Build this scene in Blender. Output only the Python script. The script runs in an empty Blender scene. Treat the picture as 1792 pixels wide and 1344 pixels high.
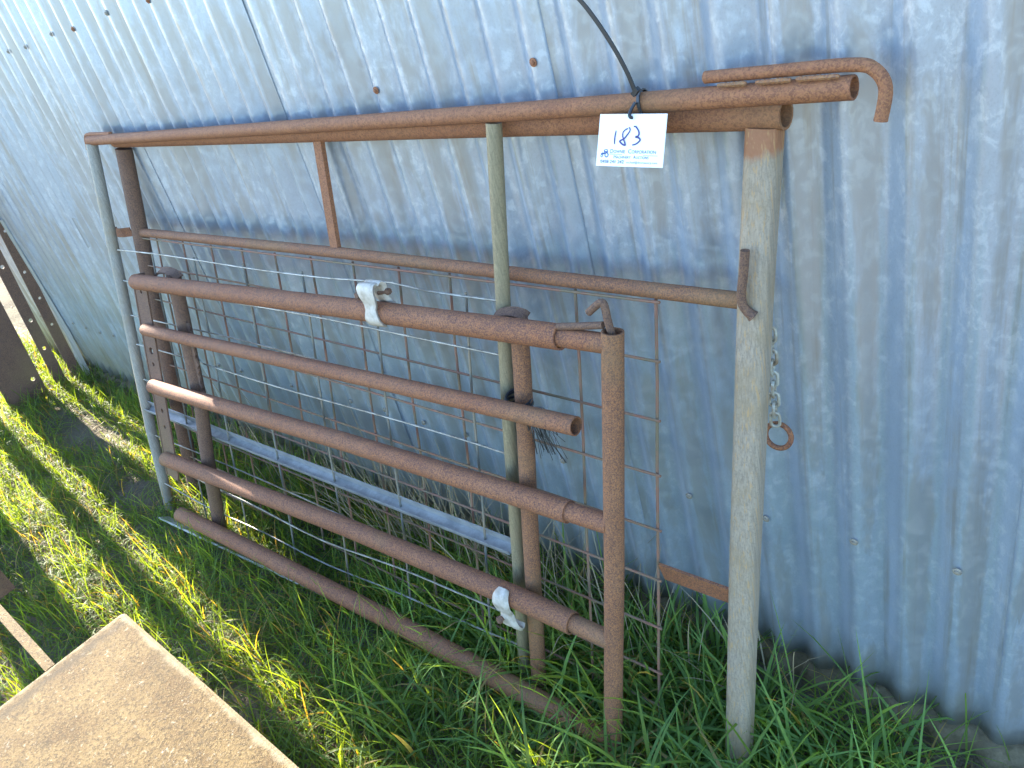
import bpy, bmesh, math, random
import numpy as np
from mathutils import Vector, Matrix

random.seed(7)
rng = np.random.default_rng(11)
sc = bpy.context.scene

# ------------------------------------------------------------------ camera
CAM = (0.0, -0.9564, 1.4197)
RX = Vector((0.73547743, 0.63582745, -0.23408632))
RD = Vector((0.20064011, -0.53437708, -0.82108750))
RF = Vector((-0.64716034, 0.55692422, -0.52059476))
cd = bpy.data.cameras.new("camera")
cam = bpy.data.objects.new("camera", cd)
sc.collection.objects.link(cam)
cam.matrix_world = Matrix(((RX.x, -RD.x, -RF.x, CAM[0]), (RX.y, -RD.y, -RF.y, CAM[1]), (RX.z, -RD.z, -RF.z, CAM[2]), (0, 0, 0, 1)))
cd.sensor_width = 36.0
cd.lens = 36.0 * 1433.14 / 1792
cd.clip_start = 0.02
cd.clip_end = 500
sc.camera = cam

# ------------------------------------------------------------------ light
SUN_EL = math.radians(20)
SUN_DIR = Vector((-1, 0.107, 0)).normalized() * math.cos(SUN_EL) + Vector((0, 0, math.sin(SUN_EL)))
w = bpy.data.worlds.new("World")
sc.world = w
w.use_nodes = True
wn = w.node_tree
bg = wn.nodes["Background"]
sky = wn.nodes.new("ShaderNodeTexSky")
sky.sky_type = 'NISHITA'
sky.sun_disc = False
sky.sun_elevation = SUN_EL
sky.sun_rotation = math.atan2(SUN_DIR.x, SUN_DIR.y)
sky.dust_density = 0.35
sky.ozone_density = 3.4
wn.links.new(sky.outputs[0], bg.inputs[0])
bg.inputs[1].default_value = 0.15
sl = bpy.data.lights.new("sun", 'SUN')
sl.energy = 5.0
sl.angle = math.radians(0.55)
sl.color = (1.0, 0.9, 0.74)
so = bpy.data.objects.new("sun", sl)
sc.collection.objects.link(so)
so.rotation_euler = SUN_DIR.to_track_quat('Z', 'Y').to_euler()
sc.view_settings.view_transform = 'Standard'
sc.view_settings.look = 'None'
sc.view_settings.gamma = 1
sc.view_settings.use_curve_mapping = False
sc.view_settings.exposure = 2.8

# ------------------------------------------------------------------ helpers
def link(o):
    sc.collection.objects.link(o)
    return o

def gz(x):
    return 0.028 * (x + 0.5)

def thing(name, label, cat, loc, group=None):
    o = link(bpy.data.objects.new(name, None))
    o.empty_display_size = 0.1
    o.location = loc
    o['label'] = label
    o['category'] = cat
    if group:
        o['group'] = group
    return o

def origin(par):
    v = Vector((0, 0, 0))
    while par is not None:
        v += par.location
        par = par.parent
    return v

def build(name, verts, faces, mat, parent=None, smooth=True, angle=40, label=None):
    off = origin(parent)
    me = bpy.data.meshes.new(name)
    me.from_pydata([(v[0] - off.x, v[1] - off.y, v[2] - off.z) for v in verts], [], faces)
    me.materials.append(mat)
    me.update()
    bm = bmesh.new()
    bm.from_mesh(me)
    bmesh.ops.recalc_face_normals(bm, faces=bm.faces)
    for f in bm.faces:
        f.smooth = smooth
    if smooth:
        a = math.radians(angle)
        for e in bm.edges:
            if len(e.link_faces) == 2 and e.calc_face_angle(0) > a:
                e.smooth = False
    bm.to_mesh(me)
    bm.free()
    o = link(bpy.data.objects.new(name, me))
    if parent:
        o.parent = parent
    if label:
        o['label'] = label
    return o

class MB:
    def __init__(self):
        self.v = []
        self.f = []

    def add(self, v, f):
        n = len(self.v)
        self.v += [tuple(a) for a in v]
        self.f += [tuple(i + n for i in g) for g in f]
        return self

    def build(self, name, mat, parent=None, **k):
        return build(name, self.v, self.f, mat, parent, **k)

def circ(n=14):
    return [(math.cos(2 * math.pi * i / n), math.sin(2 * math.pi * i / n)) for i in range(n)]

def frames(P, up):
    T = []
    for i in range(len(P)):
        a = P[max(i - 1, 0)]
        b = P[min(i + 1, len(P) - 1)]
        t = b - a
        T.append(t.normalized() if t.length > 1e-9 else Vector((0, 0, 1)))
    u = up - T[0] * up.dot(T[0])
    u.normalize()
    out = []
    for t in T:
        u = u - t * u.dot(t)
        u.normalize()
        out.append((t, u, t.cross(u)))
    return out

def sweep(P, r, prof=None, up=(0, -1, 0), hollow=(False, False), wob=0.0, wall=0.82, closed=False):
    """tube along P; r scalar or list; hollow ends get a bore"""
    P = [Vector(p) for p in P]
    prof = prof or circ()
    n = len(prof)
    if not hasattr(r, '__len__'):
        r = [r] * len(P)
    fr = frames(P, Vector(up))
    st = [(P[i], fr[i], r[i]) for i in range(len(P))]
    if hollow[0]:
        p, f, q = st[0]
        st = [(p + f[0] * 0.05, f, q * wall), (p, f, q * wall)] + st
    if hollow[1]:
        p, f, q = st[-1]
        st = st + [(p, f, q * wall), (p - f[0] * 0.05, f, q * wall)]
    v = []
    for (p, f, q) in st:
        for (a, b) in prof:
            k = q * (1 + (wob * random.uniform(-1, 1) if wob else 0))
            v.append(p + f[1] * (a * k) + f[2] * (b * k))
    F = []
    for i in range(len(st) - 1):
        for j in range(n):
            F.append((i * n + j, i * n + (j + 1) % n, (i + 1) * n + (j + 1) % n, (i + 1) * n + j))
    if closed:
        i = len(st) - 1
        for j in range(n):
            F.append((i * n + j, i * n + (j + 1) % n, (j + 1) % n, j))
    else:
        F.append(tuple(range(n))[::-1])
        F.append(tuple((len(st) - 1) * n + j for j in range(n)))
    return v, F

def lerp(a, b, t):
    return tuple(a[i] + (b[i] - a[i]) * t for i in range(3))

def poly(P, n):
    """resample a polyline with n points per leg"""
    out = []
    for i in range(len(P) - 1):
        for k in range(n):
            out.append(lerp(P[i], P[i + 1], k / n))
    out.append(tuple(P[-1]))
    return out

def smoothpath(P, n=6):
    P = [Vector(p) for p in P]
    out = []
    for i in range(len(P) - 1):
        p0 = P[max(i - 1, 0)]; p1 = P[i]; p2 = P[i + 1]; p3 = P[min(i + 2, len(P) - 1)]
        for k in range(n):
            t = k / n
            out.append(0.5 * ((2 * p1) + (p2 - p0) * t + (2 * p0 - 5 * p1 + 4 * p2 - p3) * t * t + (3 * p1 - p0 - 3 * p2 + p3) * t ** 3))
    out.append(P[-1])
    return out

def bar(c0, c1, wd, th, wdir):
    """rectangular bar from c0 to c1, width wd along wdir, thickness th"""
    c0 = Vector(c0); c1 = Vector(c1)
    t = (c1 - c0).normalized()
    u = Vector(wdir)
    u = (u - t * u.dot(t)).normalized()
    n = t.cross(u)
    v = []
    for c in (c0, c1):
        for (a, b) in ((-1, -1), (1, -1), (1, 1), (-1, 1)):
            v.append(c + u * (a * wd / 2) + n * (b * th / 2))
    return v, [(0, 1, 2, 3), (7, 6, 5, 4), (0, 4, 5, 1), (1, 5, 6, 2), (2, 6, 7, 3), (3, 7, 4, 0)]

def tube(name, P, r, mat, parent, up=(0, -1, 0), prof=None, label=None, **k):
    v, f = sweep(P, r, prof, up, **k)
    return build(name, v, f, mat, parent, label=label)

def extruded(outline, holes, th):
    """flat plate with round holes; returns verts, faces in (u, v, t)"""
    cu = bpy.data.curves.new("tmp", 'CURVE')
    cu.dimensions = '2D'
    cu.fill_mode = 'BOTH'
    cu.extrude = th / 2
    def sp(pts):
        s = cu.splines.new('POLY')
        s.points.add(len(pts) - 1)
        for q, p in zip(s.points, pts):
            q.co = (p[0], p[1], 0, 1)
        s.use_cyclic_u = True
    sp(outline)
    for (a, b, r) in holes:
        sp([(a + r * c, b + r * s) for c, s in circ(18)])
    o = link(bpy.data.objects.new("tmp", cu))
    dg = bpy.context.evaluated_depsgraph_get()
    m = o.evaluated_get(dg).to_mesh()
    v = [tuple(x.co) for x in m.vertices]
    f = [tuple(x.vertices) for x in m.polygons]
    o.evaluated_get(dg).to_mesh_clear()
    bpy.data.objects.remove(o)
    bpy.data.curves.remove(cu)
    return v, f

def textmesh(body, size, align='LEFT', shear=0, space=1.0):
    cu = bpy.data.curves.new("tmp", 'FONT')
    cu.body = body
    cu.size = size
    cu.align_x = align
    cu.shear = shear
    cu.space_character = space
    cu.resolution_u = 3
    o = link(bpy.data.objects.new("tmp", cu))
    dg = bpy.context.evaluated_depsgraph_get()
    m = o.evaluated_get(dg).to_mesh()
    v = [tuple(x.co) for x in m.vertices]
    f = [tuple(x.vertices) for x in m.polygons]
    o.evaluated_get(dg).to_mesh_clear()
    bpy.data.objects.remove(o)
    bpy.data.curves.remove(cu)
    return v, f

# ------------------------------------------------------------------ materials
class NT:
    def __init__(self, name):
        self.m = bpy.data.materials.new(name)
        self.m.use_nodes = True
        self.t = self.m.node_tree
        self.b = self.t.nodes["Principled BSDF"]
        self.out = self.t.nodes["Material Output"]
        self.co = self.t.nodes.new("ShaderNodeTexCoord").outputs["Object"]

    def n(self, typ, **k):
        x = self.t.nodes.new(typ)
        for a, b in k.items():
            setattr(x, a, b)
        return x

    def l(self, a, b):
        self.t.links.new(a, b)

    def noise(self, scale, detail=4, rough=0.55, stretch=None, dist=0.0, co=None):
        x = self.n("ShaderNodeTexNoise")
        x.inputs["Scale"].default_value = scale
        x.inputs["Detail"].default_value = detail
        x.inputs["Roughness"].default_value = rough
        x.inputs["Distortion"].default_value = dist
        co = co or self.co
        if stretch:
            mp = self.n("ShaderNodeMapping")
            mp.inputs["Scale"].default_value = stretch
            self.l(co, mp.inputs[0])
            co = mp.outputs[0]
        self.l(co, x.inputs["Vector"])
        return x.outputs["Fac"]

    def ramp(self, fac, stops):
        x = self.n("ShaderNodeValToRGB")
        e = x.color_ramp.elements
        while len(e) > 1:
            e.remove(e[-1])
        for i, (p, c) in enumerate(stops):
            q = e[0] if i == 0 else e.new(p)
            q.position = p
            q.color = (c, c, c, 1) if not hasattr(c, '__len__') else (*c, 1)
        self.l(fac, x.inputs[0])
        return x.outputs[0]

    def mix(self, fac, a, b, mode='MIX'):
        x = self.n("ShaderNodeMix", data_type='RGBA', blend_type=mode)
        for s, v in ((x.inputs[0], fac), (x.inputs[6], a), (x.inputs[7], b)):
            if hasattr(v, 'is_output'):
                self.l(v, s)
            elif hasattr(v, '__len__'):
                s.default_value = (*v, 1)
            else:
                s.default_value = v
        return x.outputs[2]

    def math(self, op, a, b=0.0):
        x = self.n("ShaderNodeMath", operation=op)
        for s, v in ((x.inputs[0], a), (x.inputs[1], b)):
            if hasattr(v, 'is_output'):
                self.l(v, s)
            else:
                s.default_value = v
        return x.outputs[0]

    def set(self, col=None, rough=None, metal=None, bump=None, bs=0.3, bd=0.002, spec=None):
        for nm, v in (("Base Color", col), ("Roughness", rough), ("Metallic", metal), ("Specular IOR Level", spec)):
            if v is None:
                continue
            s = self.b.inputs[nm]
            if hasattr(v, 'is_output'):
                self.l(v, s)
            elif hasattr(v, '__len__'):
                s.default_value = (*v, 1)
            else:
                s.default_value = v
        if bump is not None:
            x = self.n("ShaderNodeBump")
            x.inputs["Strength"].default_value = bs
            x.inputs["Distance"].default_value = bd
            self.l(bump, x.inputs["Height"])
            self.l(x.outputs[0], self.b.inputs["Normal"])
        return self.m

def rust(name, base, light, dark, k=1.0, orange=(0.37, 0.15, 0.052)):
    t = NT(name)
    n1 = t.noise(9 * k, 5, 0.6)
    n2 = t.noise(310 * k, 3, 0.72)
    n3 = t.noise(450, 3, 0.65)
    n4 = t.noise(60 * k, 4, 0.65)
    c = t.mix(t.ramp(n1, [(0.35, 0.0), (0.65, 1.0)]), base, light)
    c = t.mix(t.ramp(n4, [(0.42, 0.0), (0.7, 0.6)]), c, dark)
    c = t.mix(t.ramp(n2, [(0.45, 0.0), (0.57, 0.9)]), c, dark)
    c = t.mix(t.ramp(n3, [(0.5, 0.0), (0.6, 0.75)]), c, orange)
    c = t.mix(t.ramp(t.noise(3.1 * k, 3), [(0.55, 0.0), (0.7, 0.45)]), c, (0.21, 0.135, 0.06))
    h = t.math('ADD', t.math('MULTIPLY', n2, 0.9), t.math('MULTIPLY', n3, 0.5))
    return t.set(c, 0.75, 0.0, h, 0.7, 0.0016, 0.35)

M_RUST = rust("rust", (0.26, 0.095, 0.042), (0.30, 0.128, 0.062), (0.095, 0.043, 0.034))
M_RUST_P = rust("rust purple", (0.235, 0.098, 0.046), (0.275, 0.128, 0.064), (0.10, 0.05, 0.036), 1.2)
M_RUST_T = rust("rust smooth", (0.285, 0.108, 0.048), (0.31, 0.132, 0.062), (0.17, 0.068, 0.036), 0.7, (0.34, 0.15, 0.06))
M_RUST_D = rust("rust dark", (0.15, 0.077, 0.047), (0.18, 0.098, 0.062), (0.08, 0.045, 0.034), 1.0, (0.23, 0.12, 0.06))

def galv_post(name, tint, rusty=0.0):
    t = NT(name)
    s = t.noise(3, 4, 0.6, (120, 120, 0.9))
    sp = t.noise(260, 2, 0.6)
    bl = t.noise(12, 4, 0.6)
    c = t.mix(t.ramp(s, [(0.3, 0.0), (0.7, 1.0)]), tuple(a * 0.6 for a in tint), tint)
    c = t.mix(t.ramp(sp, [(0.5, 0.0), (0.68, 0.5)]), c, tuple(a * 0.5 for a in tint))
    c = t.mix(t.ramp(bl, [(0.48, 0.0), (0.68, 0.6)]), c, (0.25, 0.18, 0.10))
    if rusty:
        sx = t.n("ShaderNodeSeparateXYZ")
        t.l(t.co, sx.inputs[0])
        z = t.math('ADD', sx.outputs[2], t.math('MULTIPLY', t.noise(38, 4, 0.65, (1, 1, .5)), 0.04))
        f = t.ramp(t.math('MULTIPLY', t.math('SUBTRACT', z, rusty), 90), [(0.0, 0.0), (1.0, 1.0)])
        c = t.mix(f, c, t.mix(sp, (0.25, 0.10, 0.045), (0.31, 0.14, 0.065)))
        st = t.ramp(t.noise(5, 3, 0.6, (60, 60, 1.2)), [(0.56, 0.0), (0.66, 0.6)])
        c = t.mix(st, c, (0.42, 0.25, 0.1))
    h = t.math('ADD', t.math('MULTIPLY', s, 0.6), t.math('MULTIPLY', sp, 0.5))
    return t.set(c, 0.55, 0.05, h, 0.4, 0.001, 0.35)

M_POST = galv_post("galvanised post", (0.36, 0.29, 0.21), 1.088)
M_GALV = galv_post("galvanised grey", (0.33, 0.30, 0.245))
M_OLIVE = galv_post("galvanised olive", (0.29, 0.23, 0.13))

def wire(name, c1, c2, metal, rough):
    t = NT(name)
    c = t.mix(t.ramp(t.noise(25, 4, 0.65), [(0.4, 0.0), (0.62, 1.0)]), c1, c2)
    return t.set(c, rough, metal, t.noise(300, 2), 0.3, 0.0006)

M_WIRE_R = wire("rusty wire", (0.24, 0.11, 0.07), (0.17, 0.13, 0.075), 0.0, 0.8)
M_WIRE_S = wire("silver wire", (0.34, 0.33, 0.30), (0.17, 0.15, 0.12), 0.4, 0.45)
M_WIRE_D = wire("dull wire", (0.17, 0.165, 0.14), (0.24, 0.19, 0.13), 0.2, 0.6)
M_CHAN = wire("zinc channel", (0.35, 0.345, 0.33), (0.24, 0.24, 0.23), 0.3, 0.42)

X0_WALL = -2.774133 + 0.3 * 0.076 + 2.0
def make_wall(name, seed):
    t = NT(name)
    vt = t.n("ShaderNodeVectorMath", operation='ADD')
    t.l(t.co, vt.inputs[0])
    vt.inputs[1].default_value = (seed * 3.1, seed * 1.7, seed * 5.3)
    co = vt.outputs[0]
    sp = t.noise(62, 4, 0.68, (1, 1, 0.75), 0.6, co)       # spangle blotches
    fine = t.noise(330, 3, 0.7, (1, 1, 0.7), 0.0, co)
    big = t.noise(2.6, 4, 0.6, (1.5, 1, 0.6), 0, co)
    streak = t.noise(4.0, 5, 0.65, (13, 1, 0.35), 0.2, co)
    vr = t.n("ShaderNodeTexVoronoi")
    vr.inputs["Scale"].default_value = 130
    t.l(co, vr.inputs["Vector"])
    c = t.mix(t.ramp(big, [(0.35, 0.0), (0.65, 1.0)]), (0.37, 0.43, 0.50), (0.46, 0.515, 0.575))
    c = t.mix(t.math('MULTIPLY', vr.outputs["Color"], 0.16), c, (0.36, 0.40, 0.45))
    f = t.ramp(sp, [(0.53, 0.0), (0.59, 0.48)])
    f = t.math('MULTIPLY', f, t.ramp(big, [(0.38, 0.15), (0.62, 1.0)]))
    c = t.mix(f, c, (0.62, 0.64, 0.65))
    c = t.mix(t.ramp(fine, [(0.48, 0.0), (0.72, 0.3)]), c, (0.27, 0.30, 0.34))
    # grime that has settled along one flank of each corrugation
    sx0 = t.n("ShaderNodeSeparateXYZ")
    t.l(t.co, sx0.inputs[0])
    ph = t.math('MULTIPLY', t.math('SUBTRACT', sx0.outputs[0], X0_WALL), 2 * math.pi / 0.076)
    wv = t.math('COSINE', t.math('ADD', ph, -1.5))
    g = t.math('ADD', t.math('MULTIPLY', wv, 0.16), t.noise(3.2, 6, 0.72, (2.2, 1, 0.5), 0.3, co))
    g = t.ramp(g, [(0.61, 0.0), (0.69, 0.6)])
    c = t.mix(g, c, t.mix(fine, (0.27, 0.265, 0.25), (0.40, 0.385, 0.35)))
    f2 = t.ramp(streak, [(0.54, 0.0), (0.66, 0.7)])
    f2 = t.math('MULTIPLY', f2, t.ramp(t.noise(20, 4, 0.7, (1, 1, 0.35), 0, co), [(0.4, 0.2), (0.6, 1.0)]))
    c = t.mix(f2, c, (0.335, 0.31, 0.265))
    # dust and splashed soil along the foot of the sheets
    sx = t.n("ShaderNodeSeparateXYZ")
    t.l(t.co, sx.inputs[0])
    zz = t.math('ADD', sx.outputs[2], t.math('MULTIPLY', t.noise(9, 4, 0.6), 0.16))
    c = t.mix(t.ramp(zz, [(0.08, 0.75), (0.24, 0.0)]), c, (0.30, 0.27, 0.19))
    r = t.ramp(sp, [(0.45, 0.28), (0.62, 0.42)])
    h = t.math('ADD', t.math('MULTIPLY', sp, 0.35), t.math('MULTIPLY', fine, 0.3))
    return t.set(c, r, 0.55, h, 0.15, 0.0007)

M_WALLS = [make_wall("galvanised sheet %d" % i, i) for i in range(4)]

t = NT("soil")
n1 = t.noise(5, 6, 0.65)
n2 = t.noise(70, 4, 0.7)
c = t.mix(t.ramp(n1, [(0.35, 0.0), (0.68, 1.0)]), (0.11, 0.085, 0.057), (0.18, 0.14, 0.095))
c = t.mix(t.ramp(n2, [(0.45, 0.0), (0.7, 0.7)]), c, (0.17, 0.135, 0.09))
c = t.mix(t.ramp(t.noise(1.1, 3), [(0.4, 0.0), (0.7, 0.5)]), c, (0.06, 0.075, 0.025))
M_SOIL = t.set(c, 0.95, 0.0, t.math('ADD', n1, n2), 0.9, 0.02, 0.15)

t = NT("concrete footing")
n2 = t.noise(45, 5, 0.7)
c = t.mix(t.ramp(t.noise(7, 4), [(0.4, 0.0), (0.65, 1.0)]), (0.14, 0.105, 0.06), (0.20, 0.16, 0.10))
c = t.mix(t.ramp(n2, [(0.45, 0.0), (0.7, 0.7)]), c, (0.07, 0.06, 0.03))
M_FOOT = t.set(c, 0.95, 0.0, n2, 0.8, 0.006, 0.15)

def leafmat(name, tr, gloss, tcol):
    t = NT(name)
    at = t.n("ShaderNodeAttribute", attribute_name="tint")
    t.set(at.outputs[0], 0.55, 0.0, None, spec=gloss)
    tl = t.n("ShaderNodeBsdfTranslucent")
    x = t.mix(1.0, at.outputs[0], tcol, 'MULTIPLY')
    t.l(x, tl.inputs[0])
    ms = t.n("ShaderNodeMixShader")
    ms.inputs[0].default_value = tr
    t.l(t.b.outputs[0], ms.inputs[1])
    t.l(tl.outputs[0], ms.inputs[2])
    t.l(ms.outputs[0], t.out.inputs[0])
    return t.m

M_GRASS = leafmat("grass blades", 0.55, 0.16, (2.9, 2.15, 0.28))
M_STRAW = leafmat("dry straw", 0.2, 0.1, (1.0, 0.9, 0.6))

t = NT("card white")
M_CARD = t.set((0.80, 0.82, 0.83), 0.4, 0.0, spec=0.5)
def flat(name, col, rough=0.5, metal=0.0):
    return NT(name).set(col, rough, metal)
M_INK = flat("marker ink", (0.045, 0.035, 0.16), 0.5)
M_NAVY = flat("printed navy", (0.03, 0.075, 0.22), 0.5)
M_GREYP = flat("printed grey", (0.10, 0.13, 0.2), 0.5)
t = NT("black plastic")
M_BLACK = t.set((0.022, 0.024, 0.026), 0.38, 0.0, t.noise(120, 2), 0.15, 0.001)
t = NT("white clamp metal")
n2 = t.noise(70, 4, 0.6)
c = t.mix(t.ramp(t.noise(40, 4, .65), [(0.42, 0.0), (0.66, 0.8)]), (0.54, 0.475, 0.39), (0.30, 0.24, 0.17))
M_CLAMP = t.set(c, 0.65, 0.1, n2, 0.4, 0.002)
t = NT("chain zinc")
c = t.mix(t.ramp(t.noise(60, 4, .65), [(0.4, 0.0), (0.65, 1.0)]), (0.42, 0.41, 0.34), (0.26, 0.19, 0.12))
M_CHAIN = t.set(c, 0.6, 0.25, t.noise(300, 2), 0.3, 0.0008)
def sandy(name, rim):
    t = NT(name)
    n1 = t.noise(11, 6, 0.65, None, 0.3)
    n2 = t.noise(170, 4, 0.7)
    n3 = t.noise(420, 3, 0.65)
    c = t.mix(t.ramp(n1, [(0.36, 0.0), (0.62, 1.0)]), (0.11, 0.066, 0.027), (0.195, 0.13, 0.054))
    c = t.mix(t.ramp(n2, [(0.46, 0.0), (0.6, 0.8)]), c, (0.055, 0.037, 0.020))
    c = t.mix(t.ramp(n3, [(0.52, 0.0), (0.66, 0.7)]), c, (0.30, 0.215, 0.10))
    c = t.mix(t.ramp(t.noise(75, 4, 0.7), [(0.61, 0.0), (0.70, 0.7)]), c, (0.42, 0.36, 0.26))
    c = t.mix(t.ramp(t.noise(5, 5, 0.7), [(0.56, 0.0), (0.68, 0.7)]), c, (0.04, 0.03, 0.02))
    if rim:
        sx = t.n("ShaderNodeSeparateXYZ")
        t.l(t.co, sx.inputs[0])
        ex = t.math('SUBTRACT', sx.outputs[0], -0.331)
        ey = t.math('SUBTRACT', 0.273, sx.outputs[1])
        wob = t.math('MULTIPLY', t.math('SUBTRACT', t.noise(28, 4, 0.7), 0.5), 0.035)
        dk = t.ramp(t.math('ABSOLUTE', t.math('SUBTRACT', t.math('ADD', ex, wob), 0.032)), [(0.0, 0.75), (0.02, 0.0)])
        c = t.mix(dk, c, (0.06, 0.045, 0.03))
        ed = t.ramp(t.math('ADD', t.math('MINIMUM', ex, ey), wob), [(0.006, 0.8), (0.016, 0.0)])
        c = t.mix(ed, c, (0.34, 0.27, 0.165))
    return t.set(c, 0.7, 0.0, t.math('ADD', n3, t.math('MULTIPLY', n2, 1.0)), 0.9, 0.004, 0.1)

M_PLATE = sandy("sandy rusted plate", True)
M_PBAR = sandy("sandy rusted bar", False)

# ------------------------------------------------------------------ ground
def vnoise(x, y, s, seed):
    """smooth value noise, numpy"""
    x = np.asarray(x) * s + seed * 17.3
    y = np.asarray(y) * s + seed * 7.9
    xi = np.floor(x).astype(int); yi = np.floor(y).astype(int)
    fx = x - xi; fy = y - yi
    fx = fx * fx * (3 - 2 * fx); fy = fy * fy * (3 - 2 * fy)
    def h(a, b):
        v = np.sin(a * 127.1 + b * 311.7 + seed * 74.7) * 43758.5453
        return v - np.floor(v)
    return (h(xi, yi) * (1 - fx) + h(xi + 1, yi) * fx) * (1 - fy) + (h(xi, yi + 1) * (1 - fx) + h(xi + 1, yi + 1) * fx) * fy

def ground_z(x, y):
    x = np.asarray(x, float); y = np.asarray(y, float)
    z = 0.028 * (np.clip(x, -14, 14) + 0.5)
    z = z + 0.03 * (vnoise(x, y, 3.0, 1) - 0.5) + 0.018 * (vnoise(x, y, 9.0, 2) - 0.5)
    return z - 0.008

xs = np.concatenate([[-90, -50, -25, -14, -9, -7], np.arange(-6, 1.51, 0.04), [2, 3, 5, 9, 14, 25, 50, 90]])
ys = np.concatenate([[-90, -50, -25, -14, -8, -5, -3.5, -2.5], np.arange(-2, 0.21, 0.04), [0.5, 1, 2, 4, 8, 14, 25, 50, 90]])
GX, GY = np.meshgrid(xs, ys)
GZ = ground_z(GX, GY)
nx, ny = len(xs), len(ys)
build("ground", list(zip(GX.ravel(), GY.ravel(), GZ.ravel())),
      [(j * nx + i, j * nx + i + 1, (j + 1) * nx + i + 1, (j + 1) * nx + i) for j in range(ny - 1) for i in range(nx - 1)],
      M_SOIL)['kind'] = 'structure'

# ------------------------------------------------------------------ corrugated shed wall
P = 0.076
X0 = -2.774133 + 0.3 * P          # crest 0
AMP = 0.0104
WALL_TOP = 2.35
wall = thing("shed_wall", "grey corrugated galvanised iron wall of a shed behind the gates", "wall", (-2.0, 0.0, 0.0))
def wall_y(x):
    return -AMP * np.cos(2 * np.pi * (x - X0) / P)
def wall_bottom(x):
    return 0.036 + 0.034 * (x + 0.16)

EDGES = [-33.8, -24.05, -14.2, -4.2, 6.2, 15.7, 25.6, 35.5, 45.4]   # lap edges, counted in corrugations
for s in range(len(EDGES) - 1):
    k0 = EDGES[s] - 1.3
    k1 = EDGES[s + 1]
    if X0 + k0 * P < -5.4:
        continue
    cols = np.arange(k0, k1 + 1e-6, 1 / 14)
    cols = np.append(cols, k1)
    xx = X0 + cols * P - 0.3 * P
    rows = np.linspace(0, 1, 40)
    V = []
    ph = s * 13.7
    for r in rows:
        zb = wall_bottom(xx) + 0.004 * math.sin(s * 2.1)
        zz = zb + (WALL_TOP - zb) * r
        u = (cols - k0) / (k1 - k0)
        y = wall_y(xx) - 0.0022 * u
        y = y + 0.0035 * (vnoise(xx, zz, 2.2, 5 + s) - 0.5) + 0.0016 * (vnoise(xx * 2, zz, 7.0, 15 + s) - 0.5)
        # the lapped edge springs a little off the sheet below
        y = y - 0.0006 * np.clip((u - 0.97) / 0.03, 0, 1)
        y = y - 0.0006 * np.sin(7.0 * zz + ph) * np.clip((u - 0.95) / 0.05, 0, 1)
        xw = xx + 0.0018 * (vnoise(xx * 0.3, zz, 2.0, 31 + s) - 0.5)
        V += list(zip(xw, y, zz))
    n = len(xx)
    F = [(j * n + i, j * n + i + 1, (j + 1) * n + i + 1, (j + 1) * n + i) for j in range(len(rows) - 1) for i in range(n - 1)]
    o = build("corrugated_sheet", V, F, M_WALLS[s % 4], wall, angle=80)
    md = o.modifiers.new("thickness", 'SOLIDIFY')
    md.thickness = 0.0009
    md.offset = 1

# footing that the sheets stand on, its face follows the corrugation
V = []
fx = np.arange(-5.4, 0.9, P / 8)
for x in fx:
    y = float(wall_y(x)) - 0.010 - 0.006 * float(vnoise(x, 0.3, 14, 3))
    zt = wall_bottom(x) + 0.004 + 0.006 * float(vnoise(x, 1.3, 20, 4))
    V += [(x, 0.06, -0.3), (x, y - 0.018, -0.3), (x, y - 0.016, zt - 0.02), (x, y - 0.004, zt - 0.002), (x, y + 0.006, zt), (x, 0.06, zt)]
F = []
for i in range(len(fx) - 1):
    for j in range(5):
        F.append((i * 6 + j, i * 6 + j + 1, (i + 1) * 6 + j + 1, (i + 1) * 6 + j))
build("footing", V, F, M_FOOT, wall, angle=50)

# roofing screws on the crests, along two girts
def dome(r):
    v = [(0, 0, r * 0.75)]
    f = []
    for q, (rr, zz) in enumerate(((0.5, 0.62), (0.52, 0.28), (1.0, 0.2), (1.0, 0.0))):
        for i in range(10):
            a = 2 * math.pi * i / 10
            v.append((r * rr * math.cos(a), r * rr * math.sin(a), r * zz))
    for i in range(10):
        f.append((0, 1 + i, 1 + (i + 1) % 10))
        for q in range(3):
            f.append((1 + q * 10 + i, 11 + q * 10 + i, 11 + q * 10 + (i + 1) % 10, 1 + q * 10 + (i + 1) % 10))
    return v, f
v, f = dome(0.0068)
v = [(a, -c, b) for (a, b, c) in v]
sme = {}
def screw(k, z, mat, key):
    x = X0 + k * P
    loc = Vector((x + random.uniform(-.002, .002), -AMP - 0.0042, z + random.uniform(-.006, .006)))
    if key not in sme:
        o = build("screw", v, f, mat, None, angle=60)
        sme[key] = o.data
    else:
        o = link(bpy.data.objects.new("screw", sme[key]))
    o.parent = wall
    o.location = loc - wall.location
for k in range(-31, 41, 2):
    x = X0 + k * P
    screw(k, 0.408 + 0.062 * (x + 0.3) - 0.003 * max(0, -3.2 - x), M_GALV, 'g')
for k in (-9, -6, -4, -2, 0, 3, 5, 8, 11, 13, 16, 18, 21, 23, 26, 28, 31, 33):
    x = X0 + k * P
    screw(k, 1.3625 + 0.05 * (x + 1.9254), M_RUST_T if k in (5, 11) else M_GALV, 'r' if k in (5, 11) else 'g')
screw(20, 1.1446, M_RUST_T, 'r')
screw(25, 1.172, M_RUST_T, 'r')

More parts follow.
